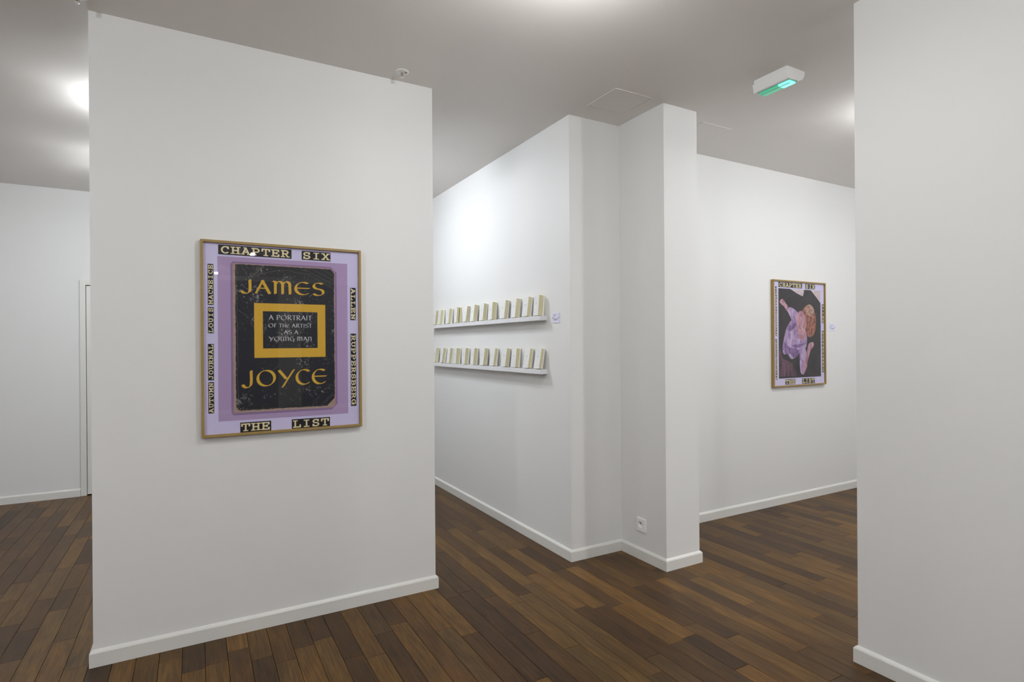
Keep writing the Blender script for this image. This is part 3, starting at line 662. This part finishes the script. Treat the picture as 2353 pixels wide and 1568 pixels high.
# ------------------------------------------------------------------ sockets
def socket(loc, rz, label):
    P = empty('wall_socket', loc); P.rotation_euler = (0, 0, rz); tag(P, label, 'socket', 'white wall sockets')
    T_, n = -.0115, 32; mb = MB(); cz, rw, q_ = .004, .0205, .043
    def sq(a):
        c_, s_ = math.cos(a), math.sin(a); k_ = q_/max(abs(c_), abs(s_)); return (k_*c_, k_*s_)
    for i in range(n):      # square plate with a round well sunk into it
        a, b = 2*math.pi*i/n, 2*math.pi*(i+1)/n; (xa, za), (xb, zb) = sq(a), sq(b)
        e_ = .955
        pa, pb = (rw*math.cos(a), cz+rw*math.sin(a)), (rw*math.cos(b), cz+rw*math.sin(b))
        mb.quad((xa*e_, T_, za*e_), (xb*e_, T_, zb*e_), (pb[0], T_, pb[1]), (pa[0], T_, pa[1]))
        mb.quad((xa, T_+.0025, za), (xb, T_+.0025, zb), (xb*e_, T_, zb*e_), (xa*e_, T_, za*e_))
        mb.quad((xa, 0, za), (xb, 0, zb), (xb, T_+.0025, zb), (xa, T_+.0025, za))
        mb.quad((pa[0], T_, pa[1]), (pb[0], T_, pb[1]), (pb[0]*.94, -.002, cz+(pb[1]-cz)*.94), (pa[0]*.94, -.002, cz+(pa[1]-cz)*.94))
    mb.build('cover_plate', 'plastic', P)
    rim = MB()
    for i in range(n):
        a, b = 2*math.pi*i/n, 2*math.pi*(i+1)/n
        f_ = lambda r, y, t: (r*math.cos(t), y, cz+r*math.sin(t))
        rim.quad(f_(.0235, T_, a), f_(.0235, T_, b), f_(.0222, T_-.0018, b), f_(.0222, T_-.0018, a))
        rim.quad(f_(.0222, T_-.0018, a), f_(.0222, T_-.0018, b), f_(.0203, T_, b), f_(.0203, T_, a))
    rim.build('socket_rim', 'plastic', P, smooth=True)
    MB().box(-.026, .026, T_-.0012, T_, -.0305, -.0285).build('plate_seam', 'plastic', P)
    d = MB().lathe([(.0198, 0), (.0198, .0004)], 0, 0, 28).build('socket_well', 'plastic', P); d.location = (0, -.0020, cz); d.rotation_euler = (math.pi/2, 0, 0)
    for x, z in ((-.0095, .006), (.0095, .006)):
        h_ = MB().lathe([(.0042, 0), (.0042, .0004)], 0, 0, 14).build('pin_hole', 'dark', P); h_.location = (x, -.0026, z); h_.rotation_euler = (math.pi/2, 0, 0)
    p_ = MB().lathe([(.0026, 0), (.0026, .009), (.0018, .010)], 0, 0, 12).build('earth_pin', 'steel', P); p_.location = (0, -.0022, .0150); p_.rotation_euler = (math.pi/2, 0, 0)
socket((X4, 2.865, .2295), -math.pi/2, 'white wall socket low on the narrow side of the pillar')
socket((5.752, YC, .2255), 0, 'white wall socket low on the back wall, past the poster of the dark picture')

# ------------------------------------------------------------------ emergency light
EL = empty('emergency_light', (2.910, 2.075, H)); tag(EL, 'white emergency light with a glowing green lens under the ceiling', 'emergency light')
prof = [(-.078, 0), (-.076, -.020), (-.062, -.064), (-.056, -.067), (.022, -.062)] + [(.022+.058*math.sin(math.radians(a)), -.006-.054*math.cos(math.radians(a))) for a in range(15, 91, 15)] + [(.080, 0)]
MB().prism_y(prof, -.115, .095).build('lamp_housing', 'plastic', EL, bevel=.002)
MB().prism_y([(-.072, -.018), (-.060, -.066), (.012, -.062), (.05, -.045), (.06, -.018)], .095, .110).build('end_cap', 'plastic', EL, bevel=.002)
MB().box(-.050, .018, -.112, .093, -.0685, -.058).build('lens_bezel', 'green_clear', EL)
lens = [(-.052, -.062), (-.034, -.080), (.010, -.077), (.018, -.060)]
MB().prism_y(lens, -.105, -.035).build('lit_lens', 'green_bright', EL, bevel=.002)
MB().prism_y(lens, -.0345, .085).build('dim_lens', 'green_dim', EL, bevel=.002)
MB().box(-.036, -.032, -.10, .08, -.0815, -.0785).build('lens_rib', 'green_clear', EL)

# ------------------------------------------------------------------ ceiling hatches
def hatch(x0, x1, y0, y1, label):
    P = empty('ceiling_hatch', ((x0+x1)/2, (y0+y1)/2, H)); tag(P, label, 'hatch', 'flush ceiling hatches')
    a, b = (x1-x0)/2, (y1-y0)/2
    MB().box(-a, a, -b, b, -.0006, 0).build('hatch_recess', 'backing', P)
    MB().box(-a-.008, -a, -b-.008, b+.008, -.0022, 0).box(a, a+.008, -b-.008, b+.008, -.0022, 0).box(-a, a, -b-.008, -b, -.0022, 0).box(-a, a, b, b+.008, -.0022, 0).build('hatch_frame', 'ceiling', P)
    MB().box(-a+.0016, a-.0016, -b+.0016, b-.0016, -.0022, -.0006).build('hatch_panel', 'ceiling', P)
hatch(2.193, 2.470, 2.630, 2.895, 'square flush hatch in the ceiling by the pillar and ledge wall corner')
hatch(3.053, 3.333, 2.745, 3.010, 'square flush hatch in the ceiling by the back wall behind the pillar')

# ------------------------------------------------------------------ sprinklers
def sprinkler(x, y, label):
    P = empty('ceiling_sprinkler', (x, y, H)); tag(P, label, 'sprinkler', 'ceiling sprinklers')
    MB().lathe([(.038, 0), (.038, -.0015), (.033, -.0045), (.012, -.0055)], 0, 0, 32).build('rosette', 'plastic', P)
    MB().lathe([(.0075, -.0055), (.0075, -.012), (.0055, -.013), (.0055, -.016)], 0, 0, 16).build('nozzle', 'steel', P)
    for s_ in (-1, 1):
        MB().prism_y([(s_*.0055, -.012), (s_*.0085, -.012), (s_*.0105, -.020), (s_*.004, -.031), (s_*.001, -.031), (s_*.0075, -.020)], -.0015, .0015).build('yoke_arm', 'steel', P)
    MB().lathe([(.0018, -.015), (.0022, -.021), (.0018, -.028)], 0, 0, 10).build('glass_bulb', 'brass', P, smooth=True)
    MB().lathe([(.0105, -.031), (.0105, -.032), (.004, -.0335)], 0, 0, 20).build('deflector', 'plastic', P)
    MB().lathe([(.0068, -.0040), (.0068, -.0060)], .019, -.008, 12).build('clip_hole', 'brass', P)
sprinkler(1.013, 3.030, 'small pendant sprinkler in the ceiling close to the top of the partition')
sprinkler(-.430, 3.035, 'small pendant sprinkler in the ceiling near the free corner of the partition')

# ------------------------------------------------------------------ lamps
def flood(x, y, rm, where, rz=0.0, drop=0.0):
    """compact lamp under the ceiling; drop lengthens its stem"""
    P = empty('ceiling_floodlight', (x, y, H)); P.rotation_euler = (0, 0, rz)
    tag(P, 'compact white ceiling floodlight ' + where, 'lamp', 'ceiling floodlights of the gallery')
    MB().lathe([(.030, 0), (.030, -.012), (.008, -.014), (.008, -.045-drop)], 0, 0, 20).build('mounting_stem', 'lamp_body', P)
    MB().box(-.062, .062, -.040, .040, -.070-drop, -.042-drop).build('lamp_housing', 'lamp_body', P, bevel=.005)
    MB().box(-.050, .050, -.028, .028, -.100-drop, -.070-drop).build('lamp_glass', 'lamp_glass_' + rm, P)
flood(-.40, 4.25, 'far', 'behind the free corner of the partition', 0, .02)
flood(-.52, 5.60, 'far', 'close to the door wall behind the partition', 0, .10)
flood(-2.6, 4.6, 'far', 'added as fill by the outer wall in front of the door', 0, .10)  # extra lamp, put in to brighten the far area
flood(1.14, 4.55, 'ledge', 'facing the near half of the book ledges', 1.57)
flood(.84, 4.75, 'ledge', 'facing the far half of the book ledges', 1.57)
flood(4.00, 1.85, 'back', 'facing the poster of the dark picture')
flood(5.30, 1.75, 'back', 'facing the back wall past the poster')
flood(4.4, .2, 'near', 'added as fill in the room behind the plain wall', 0, .15)  # added fill for the back wall room, no known source
flood(5.6, -1.6, 'near', 'added as fill far back in the room behind the plain wall', 0, .15)  # second added lamp of that room, for diffuse fill
flood(1.25, 1.66, 'porch', 'between the partition and the plain wall', 0, .08)
flood(-1.5, 1.2, 'near', 'added as fill in front of the partition on the outer wall side', 0, .10)  # added out of view to brighten the ceiling on the left
flood(1.1, -.9, 'near', 'in the middle of the front room', 0, .2)
flood(.80, -3.40, 'near', 'midway to the street window', 1.57)
flood(.38, -6.20, 'near', 'close to the street window', 1.57)
flood(-2.2, -3.0, 'near', 'added as fill by the outer wall of the front room', 0, .2)  # extra lamp that raises the ambient level of the front room
flood(4.4, -4.2, 'near', 'added as fill in the side room of the street front', 0, .2)  # unseen lamp put in for ambient fill
